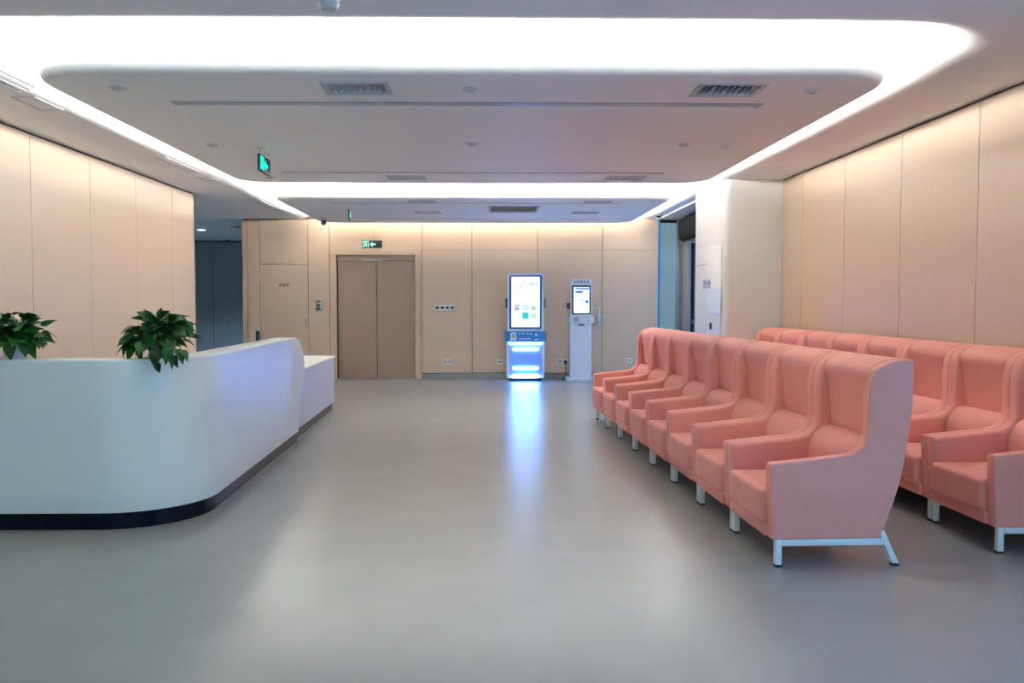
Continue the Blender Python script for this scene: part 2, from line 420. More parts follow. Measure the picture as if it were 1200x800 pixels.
# glazed side exit between pillar and back wall
wx = bmesh.new()
bm_box(wx, 3.62, 3.80, 11.93, 12.60, 0, CZ); bm_box(wx, 3.62, 3.80, 15.12, 15.70, 0, CZ); bm_box(wx, 3.62, 3.80, 12.60, 15.12, 2.45, CZ)
tag(struct(obj('wall_exit', wx, 'grey_pl')), 'grey wall strip around the side exit beyond the white pillar', 'wall')
d3 = tag(struct(thing('door_3', 'dark blue tinted glass exit door beyond the white pillar', 'glass door', (3.70, 13.86, 0))))
for y0 in (-1.26, 0.005):
    lf = box('door_leaf', -0.01, 0.01, y0, y0+1.255, 0.02, 2.44, 'navy_glass', d3)
    box('stile', -0.025, 0.025, y0, y0+0.05, 0.0, 2.45, 'charcoal', lf); box('stile', -0.025, 0.025, y0+1.205, y0+1.255, 0.0, 2.45, 'charcoal', lf)
    box('push_plate', -0.03, -0.012, y0+0.10, y0+1.15, 1.02, 1.10, 'teal', lf)
w2 = tag(struct(thing('window_2', 'tall teal frosted glass strip beside the back wall panels', 'glass panel', (3.35, YB+0.04, 0))))
box('pane', -0.15, 0.15, -0.01, 0.01, 0.02, 2.84, 'teal', w2)
box('edge_trim', -0.185, -0.15, -0.05, 0.02, 0.0, 2.88, 'blue_trim', w2, 0.003)
box('mullion', 0.15, 0.205, -0.06, 0.03, 0.0, 2.88, 'steel', w2, 0.004)
box('head_rail', -0.15, 0.15, -0.03, 0.02, 2.84, 2.88, 'charcoal', w2, 0.003)
box('mullion', 0.205, 0.30, -0.02, 0.10, 0.0, 2.88, 'grey_pl', w2, 0.004)
struct(box('trim_1', 3.115, 3.15, 11.93, YB, CZ-0.025, CZ+0.0, 'leg'))  # white strip stands in for light caught along the ceiling edge
tag(bpy.data.objects['trim_1'], 'thin white metal edge strip on the ceiling before the side exit', 'trim')

# side corridor on the left
wc = bmesh.new()
bm_box(wc, -9.1, -4.34, 21.05, 21.2, 0, CZ); bm_box(wc, -9.2, -9.1, 11.75, 21.2, 0, CZ); bm_box(wc, -9.1, XL-0.17, 11.70, 11.85, 0, CZ)
wc = tag(struct(obj('wall_corridor', wc, 'backing')), 'dim grey panelled wall at the end of the side corridor', 'wall')
for a, b in ((-9.0, -7.85), (-7.85, -6.62), (-6.62, -5.39), (-5.39, -4.36)): box('panel', a+0.006, b-0.006, 21.03, 21.05, 0.02, CZ-0.03, 'corridor', wc, 0.002, 1)

# wall behind the camera with its window front
wre = bmesh.new()
for a in ((-4.17, -3.47, 0, CZ), (3.13, 3.83, 0, CZ), (-3.47, 3.13, 0, 0.2), (-3.47, 3.13, 2.7, CZ)): bm_box(wre, a[0], a[1], -5.2, -5.0, a[2], a[3])
tag(struct(obj('wall_rear', wre, 'paint')), 'white wall around the window front behind the viewer', 'wall')
w1 = tag(struct(thing('window_1', 'wide window front behind the viewer', 'window', (-0.17, -5.1, 0))))
for k in range(4):
    x0 = -3.3+1.65*k
    box('pane', x0+0.03, x0+1.62, -0.01, 0.01, 0.23, 2.67, 'bronze_glass', w1)
for k in range(5):
    x0 = -3.3+1.65*k
    box('mullion', max(x0-0.03, -3.3), min(x0+0.03, 3.3), -0.04, 0.04, 0.2, 2.7, 'charcoal', w1)
box('rail', -3.3, 3.3, -0.04, 0.04, 0.2, 0.23, 'charcoal', w1); box('rail', -3.3, 3.3, -0.04, 0.04, 2.67, 2.70, 'charcoal', w1)

# ------------------------------------------------------------------ pink wing chairs
CW = 0.7145          # width of one chair
AW = 0.085          # thickness of an arm
back_edge = [(0.764, 1.085), (0.764, 0.96), (0.758, 0.829), (0.733, 0.644), (0.697, 0.44), (0.633, 0.248), (0.597, 0.150)]
arm_prof = [(0.016, 0.150), (-0.003, 0.535), (0.004, 0.550)]
arm_prof += smoothpts([(0.02, 0.553), (0.22, 0.573), (0.40, 0.592), (0.475, 0.617), (0.513, 0.668), (0.524, 0.76), (0.522, 0.90), (0.533, 0.985), (0.562, 1.045), (0.62, 1.080), (0.70, 1.098), (0.75, 1.098)], 3)
arm_prof += smoothpts(back_edge, 2)
back_prof = smoothpts([(0.60, 0.20), (0.640, 0.45), (0.645, 0.66), (0.640, 0.80), (0.625, 0.95), (0.620, 1.02), (0.640, 1.070), (0.665, 1.085), (0.70, 1.093), (0.75, 1.0945)], 4) + smoothpts([(0.763, 1.085), (0.763, 0.96), (0.757, 0.829), (0.732, 0.644), (0.696, 0.44), (0.64, 0.27), (0.625, 0.20)], 2)
cush_prof = smoothpts([(0.650, 0.655), (0.612, 0.652), (0.600, 0.665), (0.592, 0.74), (0.586, 0.83), (0.572, 0.93), (0.558, 1.000), (0.566, 1.040), (0.595, 1.068), (0.65, 1.090), (0.70, 1.099), (0.735, 1.099)], 4) + [(0.735, 1.06), (0.660, 1.02), (0.650, 0.80)]
lumbar_prof = smoothpts([(0.62, 0.37), (0.52, 0.375), (0.470, 0.42), (0.462, 0.50), (0.478, 0.58), (0.520, 0.645), (0.575, 0.672), (0.615, 0.665)], 4)

def make_chair():
    t = thing('wing_chair', '', 'armchair')
    for s, (y0, y1) in enumerate(((0.0, AW), (CW-AW, CW))):
        obj('arm', extrude_profile(arm_prof, 'y', y0, y1, (0.009, 0.022) if s == 0 else (0.022, 0.009), 4), 'pink', t, 50)
    obj('backrest', extrude_profile(back_prof, 'y', AW-0.03, CW-AW+0.03, 0), 'pink', t, 50)
    obj('back_cushion', extrude_profile(cush_prof, 'y', AW+0.002, CW-AW-0.002, 0.014, 3), 'pink', t, 50)
    obj('lumbar_cushion', extrude_profile(lumbar_prof, 'y', AW+0.004, CW-AW-0.004, 0.05, 4), 'pink', t, 60)
    # seat cushion: crowned box, its front edge a little proud of the arms
    bm = bmesh.new(); bm_box(bm, -0.022, 0.56, AW+0.003, CW-AW-0.003, 0.215, 0.405)
    bmesh.ops.subdivide_edges(bm, edges=bm.edges[:], cuts=3, use_grid_fill=True)
    for v in bm.verts:
        u = (v.co.x-0.27)/0.29; w = (v.co.y-CW/2)/(CW/2-AW)
        if v.co.z > 0.4: v.co.z += 0.016*max(0, 1-u*u)*max(0, 1-w*w)
    es = [e for e in bm.edges if len(e.link_faces) == 2 and e.calc_face_angle(0) > 1.2]
    bmesh.ops.bevel(bm, geom=es, offset=0.028, segments=3, affect='EDGES', profile=0.5)
    seat = obj('seat', bm, 'pink', t, 60)
    bm = bmesh.new(); tube(bm, [(-0.020, AW+0.012, 0.232), (-0.020, CW-AW-0.012, 0.232)], 0.004)
    obj('piping', bm, 'piping', seat, 40)
    box('base_rail', -0.004, 0.60, AW-0.01, CW-AW+0.01, 0.150, 0.222, 'pink', t, 0.012, 2)
    for y in (0.024, CW-0.024):
        fl = box('leg', 0.034, 0.070, y-0.018, y+0.018, 0.012, 0.150, 'leg', t, 0.006, 2)
        box('foot', 0.034, 0.070, y-0.018, y+0.018, 0.0, 0.012, 'rubber', fl, 0.003, 1)
        bm = extrude_profile([(0.588, 0.190), (0.622, 0.190), (0.706, 0.012), (0.668, 0.012)], 'y', y-0.02, y+0.02, 0.005, 2)
        rl = obj('leg', bm, 'leg', t, 40)
        box('foot', 0.668, 0.708, y-0.018, y+0.018, 0.0, 0.012, 'rubber', rl, 0.003, 1)
        box('side_rail', 0.070, 0.628, y-0.018, y+0.018, 0.112, 0.149, 'leg', t, 0.005, 2)
    return t
def copy_tree(o, parent=None):
    c = o.copy(); C.objects.link(c)
    if parent: c.parent = parent
    for ch in list(o.children): copy_tree(ch, c)
    return c
ORD = ['nearest', 'second', 'third', 'fourth', 'fifth', 'sixth', 'seventh', 'farthest']
chair = make_chair(); used = False
ROWS = [((1.505, 4.418), radians(2.0), 0.7175, 'front row beside the open floor', 'pink chairs in the row by the open floor'),
        ((2.825, 4.640), radians(0.35), 0.7150, 'back row against the wood wall', 'pink chairs in the row along the right wall')]
for ri, ((ox, oy), ang, pitch, where, grp) in enumerate(ROWS):
    for k in range(8):
        c = chair if not used else copy_tree(chair); used = True
        c.location = (ox-sin(ang)*pitch*k, oy+cos(ang)*pitch*k, 0); c.rotation_euler = (0, 0, ang)
        if k == 0: lab = 'pink wing armchair nearest the viewer in the ' + where
        elif k == 7: lab = 'pink wing armchair at the far end of the ' + where
        else: lab = '%s pink wing armchair from the near end of the %s' % (ORD[k], where)
        tag(c, lab, 'armchair', grp)

# ------------------------------------------------------------------ reception desk
DT = 0.22
desk = thing('reception_desk', 'white curved reception desk with black plinth and lower rear counter', 'reception desk', (-1.9, 5.22, 0))
def desk_path(off):
    """plan of the outer face, shifted inward by off; straight front, rounded corner, straight side"""
    r = 0.56
    x1 = -1.80; y0 = 5.215
    pts = [(-3.92, y0+off), (-3.4, y0+off), (-2.9, y0+off), (x1-r-0.1, y0+off)]
    for k in range(15):
        a = 1.5*pi+(pi/2)*k/14
        pts.append((x1-r+(r-off)*cos(a), y0+r+(r-off)*sin(a)))
    for y in (6.4, 7.0, 7.6, 8.1): pts.append((x1-off-(y-5.8)*0.0215, y))
    return pts
DO = Vector((-1.9, 5.22, 0))
def band(off0, off1, zs, ends=None, bev=0.0):
    """solid wall following desk_path between two offsets; ends = far end y for every z"""
    bm = bmesh.new()
    def col(off, z, e):
        pts = desk_path(off)
        x1 = -1.80-off
        pts = pts + [(x1-(e-5.8)*0.0215, e)]
        return [bm.verts.new((x-DO.x, y-DO.y, z)) for x, y in pts]
    O = [col(off0, z, ends[i]) for i, z in enumerate(zs)]
    I = [col(off1, z, ends[i]) for i, z in enumerate(zs)]
    n = len(O[0])
    for S in (O, I):
        for A, B in zip(S, S[1:]):
            for i in range(n-1): bm.faces.new((A[i], A[i+1], B[i+1], B[i]))
    for j in (0, len(zs)-1):
        for i in range(n-1): bm.faces.new((O[j][i], O[j][i+1], I[j][i+1], I[j][i]))
    for i in (0, n-1):
        for j in range(len(zs)-1): bm.faces.new((O[j][i], O[j+1][i], I[j+1][i], I[j][i]))
    bmesh.ops.recalc_face_normals(bm, faces=bm.faces)
    if bev:
        es = [e for e in bm.edges if len(e.link_faces) == 2 and e.calc_face_angle(0) > 1.0]
        bmesh.ops.bevel(bm, geom=es, offset=bev, segments=2, affect='EDGES', profile=0.5)
    return bm
zs = [0.105, 0.25, 0.40, 0.55, 0.66, 0.72, 0.80, 0.88, 0.95, 1.00, 1.03, 1.05]
en = [8.54, 8.61, 8.69, 8.79, 8.87, 8.90, 8.89, 8.85, 8.77, 8.68, 8.59, 8.46]
obj('front_panel', band(0.0, DT, zs, en, 0.008), 'desk', desk, 35)
obj('plinth', band(0.028, DT-0.02, [0.0, 0.106], [8.60, 8.60]), 'plinth', desk, 35)
def dx(y): return -1.80-(y-5.8)*0.0215
bm = bmesh.new()
def low_block(x_out, x_in, y0, y1, z0, z1):
    bm = bmesh.new()
    v = [bm.verts.new((x-DO.x, y-DO.y, z)) for z in (z0, z1) for x, y in ((dx(y0)-x_out, y0), (dx(y1)-x_out, y1), (dx(y1)-x_in, y1), (dx(y0)-x_in, y0))]
    for f in ((0, 1, 2, 3), (4, 5, 6, 7), (0, 1, 5, 4), (1, 2, 6, 5), (2, 3, 7, 6), (3, 0, 4, 7)): bm.faces.new([v[i] for i in f])
    bmesh.ops.recalc_face_normals(bm, faces=bm.faces)
    bmesh.ops.bevel(bm, geom=bm.edges[:], offset=0.006, segments=2, affect='EDGES')
    return bm
obj('low_counter', low_block(0.035, 0.62, 8.42, 11.12, 0.105, 0.675), 'desk_low', desk, 35)
obj('low_counter_top', low_block(0.026, 0.63, 8.42, 11.16, 0.675, 0.705), 'desk_top', desk, 35)
obj('low_counter_plinth', low_block(0.06, 0.58, 8.6, 11.08, 0.0, 0.105), 'plinth', desk, 35)
box('worktop', -3.9-DO.x, -2.02-0.1-DO.x, 5.44-DO.y, 6.05-DO.y, 0.72, 0.75, 'desk_top', desk, 0.004)
box('worktop', -2.72-DO.x, -2.10-DO.x, 6.05-DO.y, 8.40-DO.y, 0.72, 0.75, 'desk_top', desk, 0.004)
box('worktop_leg', -3.88-DO.x, -3.84-DO.x, 5.50-DO.y, 6.00-DO.y, 0, 0.72, 'desk', desk, 0.004)
box('worktop_leg', -2.68-DO.x, -2.64-DO.x, 7.9-DO.y, 8.36-DO.y, 0, 0.72, 'desk', desk, 0.004)

# monitor seen edge-on behind the desk
mo = thing('desk_monitor', 'slim dark monitor seen edge-on above the desk ledge', 'monitor', (-2.165, 8.20, 0.75), radians(14.8))
box('screen_body', -0.018, 0.018, -0.27, 0.27, 0.06, 0.385, 'kdark', mo, 0.006)
box('stand', -0.0, 0.03, -0.03, 0.03, 0.01, 0.2, 'black', mo, 0.004)
box('base', -0.09, 0.09, -0.11, 0.11, 0.0, 0.012, 'black', mo, 0.004)

# ------------------------------------------------------------------ potted pothos
def leaf_mesh(L, Wd, fold, droop):
    ts = [(0.0, 0.0), (-0.06, 0.30), (0.10, 0.48), (0.32, 0.50), (0.58, 0.36), (0.82, 0.15), (1.0, 0.0)]
    mid = [0.0, 0.06, 0.14, 0.34, 0.60, 0.84, 1.0]
    vs = []; fs = []
    def z(x, w): return -droop*L*x*x + fold*abs(w)
    for k in range(7): vs.append((mid[k]*L, 0, z(mid[k], 0)))
    for s in (1, -1):
        b = len(vs)
        for k in range(1, 6):
            x, w = ts[k]; vs.append((x*L, s*w*Wd, z(x, w*Wd)))
        idx = [0]+[b+i for i in range(5)]+[6]
        for k in range(6):
            f = [k, idx[k], idx[k+1], k+1]
            f = [q for i, q in enumerate(f) if q not in f[:i]]
            if len(f) >= 3: fs.append(f if s == 1 else f[::-1])
    me = bpy.data.meshes.new('leaf'); me.from_pydata(vs, [], fs); me.update()
    for p in me.polygons: p.use_smooth = True
    return me
LM = []
for i, (L, Wd, fo, dr) in enumerate(((0.090, 0.080, 0.22, 0.20), (0.080, 0.066, 0.30, 0.35), (0.100, 0.078, 0.15, 0.10), (0.085, 0.062, 0.40, 0.30))):
    for m in ('leaf', 'leaf2'):
        me = leaf_mesh(L, Wd, fo, dr); me.materials.append(M[m]); LM.append(me)

def pothos(label, loc, potr, poth, potmat, n, rx, rz_, droops, extra, seed):
    rnd = random.Random(seed)
    t = thing('potted_pothos', label, 'potted plant', loc)
    pot = obj('pot', lathe([(potr*0.78, 0.012), (potr*0.8, 0.012), (potr*0.98, poth*0.86), (potr*1.06, poth*0.87), (potr*1.06, poth), (potr*0.94, poth), (potr*0.92, poth*0.86), (0, poth*0.86)], 24), potmat, t, 40)
    obj('soil', lathe([(potr*0.90, poth*0.88), (0, poth*0.90)], 16), 'soil', t)
    obj('saucer', lathe([(0, 0.0), (potr*0.86, 0.0), (potr*0.98, 0.02), (potr*0.94, 0.02), (potr*0.84, 0.006), (0, 0.006)], 24), potmat, t, 40)
    stems = bmesh.new()
    base = Vector((0, 0, poth*0.9))
    def put(p, d, k, s, roll):
        me = LM[k]
        o = bpy.data.objects.new('leaf', me); C.objects.link(o); o.parent = t
        x = Vector(d).normalized(); up = Vector((0, 0, 1)) if abs(x.z) < 0.9 else Vector((0, -1, 0))
        y = up.cross(x).normalized(); z = x.cross(y)
        o.matrix_local = Matrix.Translation(p) @ Matrix(((x.x, y.x, z.x, 0), (x.y, y.y, z.y, 0), (x.z, y.z, z.z, 0), (0, 0, 0, 1))) @ Matrix.Rotation(roll, 4, 'X') @ Matrix.Scale(s, 4)
        st = Vector((p.x*0.12, p.y*0.12, base.z))
        m = (st+p)/2 + Vector((p.x*0.12, p.y*0.12, 0.05+0.3*max(0, base.z-p.z)))
        tube(stems, smoothpts([st, m, p], 4), 0.0014, 5)
    for i in range(n):
        a = i*2.39996+rnd.uniform(-0.3, 0.3)
        e = rnd.uniform(-0.25, 1.35)
        rr = rnd.uniform(0.22, 0.92)
        p = Vector((rx*rr*cos(a)*cos(e), rx*0.62*rr*sin(a)*cos(e), poth+0.02+rz_*rr*max(0, sin(e))))
        d = Vector((cos(a)*cos(e*0.6), sin(a)*cos(e*0.6), 0.6*sin(e)-rnd.uniform(0.0, 0.55)))
        put(p, d, rnd.randrange(8), rnd.uniform(0.8, 1.12), rnd.uniform(-0.7, 0.7))
    for (x, y, z, dx_, dy_, dz_, s) in extra: put(Vector((x, y, z)), Vector((dx_, dy_, dz_)), rnd.randrange(8), s, rnd.uniform(-0.4, 0.4))
    tag(obj('stems', stems, 'stem', t, 60), kind='stuff')
    return t
TOP = 1.05
pothos('leafy green pothos in pale pot at the far left of the desk ledge', (-2.905, 5.325, TOP), 0.072, 0.10, 'pot', 130, 0.19, 0.17, 0, [
    (0.19, 0.0, 0.20, 0.7, -0.2, 0.55, 1.25), (0.20, 0.0, 0.17, 0.8, 0.1, -0.5, 0.9), (0.13, -0.05, 0.10, 0.25, -0.3, -1, 1.15), (0.02, -0.085, 0.10, 0.1, -0.3, -1, 1.1),
    (0.09, -0.05, 0.10, 0.1, -0.2, -1, 0.9), (0.0, 0.0, 0.27, 0.8, 0, 0.35, 0.8), (0.12, -0.02, 0.23, 0.9, 0, -0.1, 1.0)], 3)
pothos('bushy green pothos trailing leaves over the desk ledge near its rounded corner', (-2.04, 5.40, TOP), 0.075, 0.09, 'potdark', 175, 0.21, 0.19, 0, [
    (-0.17, -0.05, 0.09, -0.6, -0.3, -0.8, 1.2), (-0.13, -0.08, 0.08, -0.25, -0.4, -0.8, 1.1), (-0.09, -0.09, 0.06, 0.15, -0.3, -0.9, 0.8), (0.05, -0.19, 0.05, -0.2, -0.15, -1, 1.15),
    (0.09, -0.20, 0.03, -0.5, -0.1, -0.8, 1.0), (0.12, -0.19, 0.03, 0.5, -0.15, -0.75, 1.15), (0.06, -0.20, -0.02, 0.1, -0.1, -1, 0.7), (0.0, 0.0, 0.26, 0.2, 0, 1, 0.6), (0.02, 0, 0.28, 0.9, 0, 0.3, 0.6),
    (0.17, -0.02, 0.19, 0.5, 0.0, -0.8, 1.0), (0.18, 0.0, 0.16, 0.3, 0, 0.9, 0.7), (-0.10, -0.08, 0.17, -0.6, -0.6, -0.4, 1.2), (0.0, -0.12, 0.14, 0.2, -0.8, -0.5, 1.2), (0.1, -0.1, 0.12, 0.5, -0.6, -0.6, 1.1), (-0.05, -0.12, 0.10, -0.1, -0.7, -0.6, 1.1),
    (0.15, -0.12, 0.06, 0.5, -0.35, -0.8, 1.1), (0.17, -0.10, 0.05, 0.7, -0.3, -0.6, 1.0), (0.11, -0.15, 0.06, -0.1, -0.4, -0.9, 1.1), (0.14, -0.14, 0.02, 0.2, -0.25, -0.95, 0.9), (-0.19, -0.04, 0.08, -0.8, -0.3, -0.5, 1.1)], 11)

# ------------------------------------------------------------------ kiosks
def rbox(name, x0, x1, y0, y1, z0, z1, m, p, r):
    """box with rounded vertical-plane corners (x-z outline)"""
    pts = []
    for cx, cz, a0 in ((x0+r, z0+r, pi), (x1-r, z0+r, 1.5*pi), (x1-r, z1-r, 0), (x0+r, z1-r, pi/2)):
        for k in range(5):
            a = a0+(pi/2)*k/4; pts.append((cx+r*cos(a), cz+r*sin(a)))
    return obj(name, extrude_profile(pts, 'y', y0, y1, 0), m, p, 35)

k1 = thing('touchscreen_kiosk', 'tall blue and white kiosk with large bright screen and glowing light bars', 'kiosk', (0.737, 15.05, 0))
rbox('screen_housing', -0.325, 0.325, 0.02, 0.26, 0.88, 1.91, 'kwhite', k1, 0.03)
bz = rbox('bezel', -0.285, 0.285, 0.004, 0.02, 0.93, 1.875, 'kblue', k1, 0.02)
scr = box('screen', -0.245, 0.245, 0.0, 0.004, 0.965, 1.845, 'screen', k1)
def px1(x, y): return ((x-594)/44*0.66-0.33, 1.91-(y-320)/66.4)
def icon(parent, conv, x0, y0, x1, y1, m, y=-0.002):
    a = conv(x0, y1); b = conv(x1, y0)
    box('icon', a[0], b[0], y, 0.0, a[1], b[1], m, parent)
for a in ((602.7, 356, 610, 359.2, 'ic_grey'), (602.7, 359.4, 608.5, 363.7, 'ic_lilac'), (612, 356, 619.5, 363.4, 'ic_pale'), (622.2, 358.5, 628.5, 363.6, 'ic_grey'), (612, 365.5, 619.8, 373.6, 'ic_cyan'),
          (604, 331, 611.5, 331.7, 'ic_grey'), (604, 334, 606, 338, 'ic_grey'), (609, 334, 611.5, 338, 'ic_grey'), (619.5, 331, 626, 334.5, 'ic_pale'), (628.2, 331, 629.7, 334.3, 'ic_blue'), (621, 336.4, 625.5, 337.6, 'ic_cyan'),
          (605.5, 325.3, 610, 326.1, 'ic_grey'), (612, 346, 620, 353, 'ic_white'), (603.5, 366, 610, 373, 'ic_white'), (622, 366, 629, 373, 'ic_pale'), (604, 380, 630, 380.8, 'ic_pale')):
    icon(scr, px1, *a)
for s in (-1, 1): box('side_speaker', s*0.325-0.028, s*0.325+0.028, 0.03, 0.15, 1.30, 1.47, 'kdark', k1, 0.008)
bd = rbox('control_band', -0.362, 0.362, -0.03, 0.30, 0.705, 0.885, 'kband', k1, 0.012)
rbox('card_reader', -0.27, -0.165, -0.036, -0.03, 0.73, 0.865, 'kwhite', bd, 0.01)
box('reader_label', -0.25, -0.185, -0.038, -0.036, 0.765, 0.845, 'grey_pl', bd)
for x in (-0.12, -0.06, 0.02, 0.075): box('port', x, x+0.03, -0.034, -0.03, 0.835, 0.86, 'kwhite', bd)
box('slot', -0.12, 0.09, -0.034, -0.03, 0.752, 0.762, 'kwhite', bd); box('port', 0.165, 0.205, -0.034, -0.03, 0.81, 0.845, 'kwhite', bd); box('port', 0.155, 0.225, -0.034, -0.03, 0.735, 0.75, 'kwhite', bd)
rbox('cabinet', -0.335, 0.335, 0.0, 0.42, 0.06, 0.705, 'kwhite', k1, 0.025)
fp = rbox('front_panel', -0.29, 0.29, -0.012, 0.0, 0.11, 0.685, 'kpanel', k1, 0.03)
for x, z0, z1, m in ((0.285, 0.655, 0.685, 0), (0.225, 0.55, 0.595, 0), (0.225, 0.215, 0.262, 0), (0.235, 0.045+0.02, 0.125, 0)):
    rbox('light_bar', -x, x, -0.028, -0.012, z0, z1, 'led_white', k1, min(0.02, (z1-z0)/2-0.001))
for sx in (-0.26, 0.26):
    for y in (0.06, 0.36): obj('caster', extrude_profile([(y-0.0+0.028*cos(a), 0.03+0.03*sin(a)) for a in [2*pi*i/12 for i in range(12)]], 'x', sx-0.02, sx+0.02), 'black', k1, 40)

k2 = thing('check_in_terminal', 'slim white terminal with small screen and column, right of the tall kiosk', 'kiosk', (1.722, 15.05, 0))
rbox('head', -0.188, 0.188, 0.0, 0.10, 1.16, 1.806, 'kwhite', k2, 0.03)
rbox('screen_bezel', -0.165, 0.165, -0.010, 0.0, 1.185, 1.695, 'kdark', k2, 0.012)
s2 = box('screen', -0.135, 0.135, -0.014, -0.010, 1.21, 1.665, 'screen2', k2)
def px2(x, y): return ((x-669)/25*0.376-0.188, 1.806-(y-327)/66.4)
for a in ((674, 336.9, 691.5, 339.2, 'ic_violet'), (674, 340.2, 683, 343.6, 'ic_violet'), (683, 340.8, 691, 342.6, 'ic_white'), (686, 351.5, 689.8, 355, 'ic_blue'), (680.5, 351, 684.5, 352.4, 'ic_blue'), (681, 354.2, 684.3, 355.2, 'ic_violet'),
          (676, 347, 680, 348.3, 'ic_grey'), (676, 353.5, 679, 354.3, 'ic_grey'), (681, 358, 684, 359.6, 'ic_pale')):
    icon(s2, px2, *a, y=-0.017)
text('header_text', '自助服务机', 0.058, 'ink_navy', k2, (0.0, -0.002, 1.755), FACE)
tr = rbox('reader_tray', -0.215, 0.22, -0.05, 0.14, 1.035, 1.16, 'kwhite', k2, 0.025)
rbox('keypad', -0.14, -0.05, -0.056, -0.05, 1.065, 1.135, 'grey_pl', tr, 0.008); box('card_slot', 0.07, 0.13, -0.054, -0.05, 1.115, 1.13, 'grey_pl', tr); box('card_slot', 0.09, 0.14, -0.054, -0.05, 1.07, 1.082, 'grey_pl', tr)
cl = rbox('column', -0.19, 0.185, 0.01, 0.20, 0.06, 1.05, 'kwhite', k2, 0.015)
box('ticket_slot', -0.045, 0.045, 0.004, 0.01, 0.985, 1.008, 'black', cl)
box('base_plate', -0.26, 0.24, -0.06, 0.33, 0.0, 0.065, 'kwhite', k2, 0.012)

# ------------------------------------------------------------------ small wall fittings
def plate(name, label, cat, x, z, w, h, m='white_pl', grp=None, gang=0):
    t = thing(name, label, cat, (x, YB, z), 0, grp)
    box('cover_plate', -w/2, w/2, -0.012, 0, -h/2, h/2, m, t, 0.004)
    for k in range(gang):
        u = -w/2+(k+0.5)*w/gang
        box('rocker' if name == 'light_switch' else 'outlet', u-w/gang*0.32, u+w/gang*0.32, -0.016, -0.012, -h*0.18, h*0.22, 'black' if name == 'light_switch' else 'grey_pl', t, 0.001, 1)
    return t
plate('light_switch', 'row of four black-rocker switches on white plate right of the lift', 'light switch', -0.708, 1.30, 0.36, 0.105, 'white_pl', None, 4)
plate('wall_socket', 'white double wall socket low between the lift and the tall kiosk', 'socket', -0.66, 0.315, 0.17, 0.095, 'white_pl', 'low wall sockets', 2)
plate('wall_socket', 'small wall socket just left of the tall kiosk', 'socket', 0.285, 0.315, 0.11, 0.095, 'white_pl', 'low wall sockets', 1)
plate('wall_socket', 'wall socket between the two kiosks', 'socket', 1.43, 0.325, 0.17, 0.09, 'white_pl', 'low wall sockets', 2)
plate('wall_socket', 'square wall socket above the far pink chair', 'socket', 2.66, 0.342, 0.09, 0.09, 'white_pl', 'low wall sockets', 1)
t = thing('power_cable', 'black power cable and plug hanging behind the slim terminal', 'cable', (1.49, YB-0.015, 0.31))
box('plug', -0.03, 0.02, -0.04, 0, -0.03, 0.03, 'black', t, 0.005)
bm = bmesh.new(); tube(bm, smoothpts([(-0.005, -0.03, -0.02), (0.0, -0.04, -0.15), (-0.03, -0.05, -0.27), (-0.07, -0.08, -0.305), (0.0, -0.09, -0.303), (0.02, -0.06, -0.303)], 5), 0.008)
obj('cord', bm, 'black', t, 60)
t = thing('lift_call_panel', 'steel lift call button plate on the wood panel left of the lift', 'call button', (-2.98, YB, 1.346))
box('face_plate', -0.062, 0.062, -0.012, 0, -0.10, 0.10, 'steel', t, 0.004)
obj('button', extrude_profile([(0.022*cos(2*pi*i/14), 0.0+0.022*sin(2*pi*i/14)) for i in range(14)], 'y', -0.018, -0.012), 'black', t, 40)
box('key_slot', -0.012, 0.012, -0.015, -0.012, -0.085, -0.055, 'black', t)
box('indicator', -0.035, 0.035, -0.014, -0.012, 0.05, 0.08, 'black', t)
t = thing('hand_sanitiser', 'clear hand sanitiser bottle with pump on a bracket right of the slim terminal', 'sanitiser', (2.095, YB-0.06, 1.0))
box('bracket', -0.075, 0.055, -0.05, 0.06, -0.012, 0.0, 'white_pl', t, 0.003)
obj('bottle', lathe([(0, 0.0), (0.038, 0.0), (0.042, 0.02), (0.042, 0.14), (0.03, 0.18), (0.014, 0.195), (0.014, 0.215), (0, 0.215)], 16), 'sanit', t, 40)
pm = obj('pump', lathe([(0.016, 0.215), (0.016, 0.235), (0.006, 0.24), (0.006, 0.275), (0.02, 0.28), (0.02, 0.295), (0, 0.297)], 12), 'white_pl', t, 40)
box('nozzle', -0.05, 0.0, -0.006, 0.006, 0.282, 0.293, 'white_pl', pm, 0.002)
t = thing('alarm_call_point', 'small dark and red call point on the wall left of the slim terminal', 'alarm', (1.55, YB, 1.335))
box('housing', -0.045, 0.045, -0.04, 0, -0.05, 0.05, 'black', t, 0.006)
box('label_plate', -0.022, 0.03, -0.044, -0.04, -0.02, 0.025, 'red', t, 0.002); box('knob', -0.10, -0.085, -0.03, 0, -0.008, 0.008, 'black', t, 0.003)

# fire hose cabinet let into the pillar
t = thing('fire_hose_cabinet', 'white flush fire hose cabinet door on the pillar side', 'cabinet', (2.957, 11.22, 0.25))
box('door', -0.005, 0, -0.62, 0.60, 0.0, 1.88, 'pillar', t, 0.0015)
text('lettering', '消火栓', 0.13, 'ink_violet', t, (-0.006, 0.05, 1.38), FACE_L)
hd = box('handle', -0.035, -0.012, -0.235, -0.205, 0.80, 0.885, 'black', t, 0.005); box('lock', -0.04, -0.035, -0.23, -0.21, 0.85, 0.872, 'steel', hd)
box('hinge_strip', -0.016, -0.012, 0.0, 0.55, 1.645, 1.655, 'grey_pl', t)
t = thing('notice_holder', 'pale blue framed notice on the pillar side above the chairs', 'notice', (2.943, 10.92, 1.25))  # pale blue plate with a white strip near its lower edge
box('backing', -0.008, 0, -0.37, 0.37, 0.0, 0.33, 'kwhite', t, 0.002); box('sheet', -0.010, -0.008, -0.35, 0.35, 0.02, 0.09, 'white_pl', t)

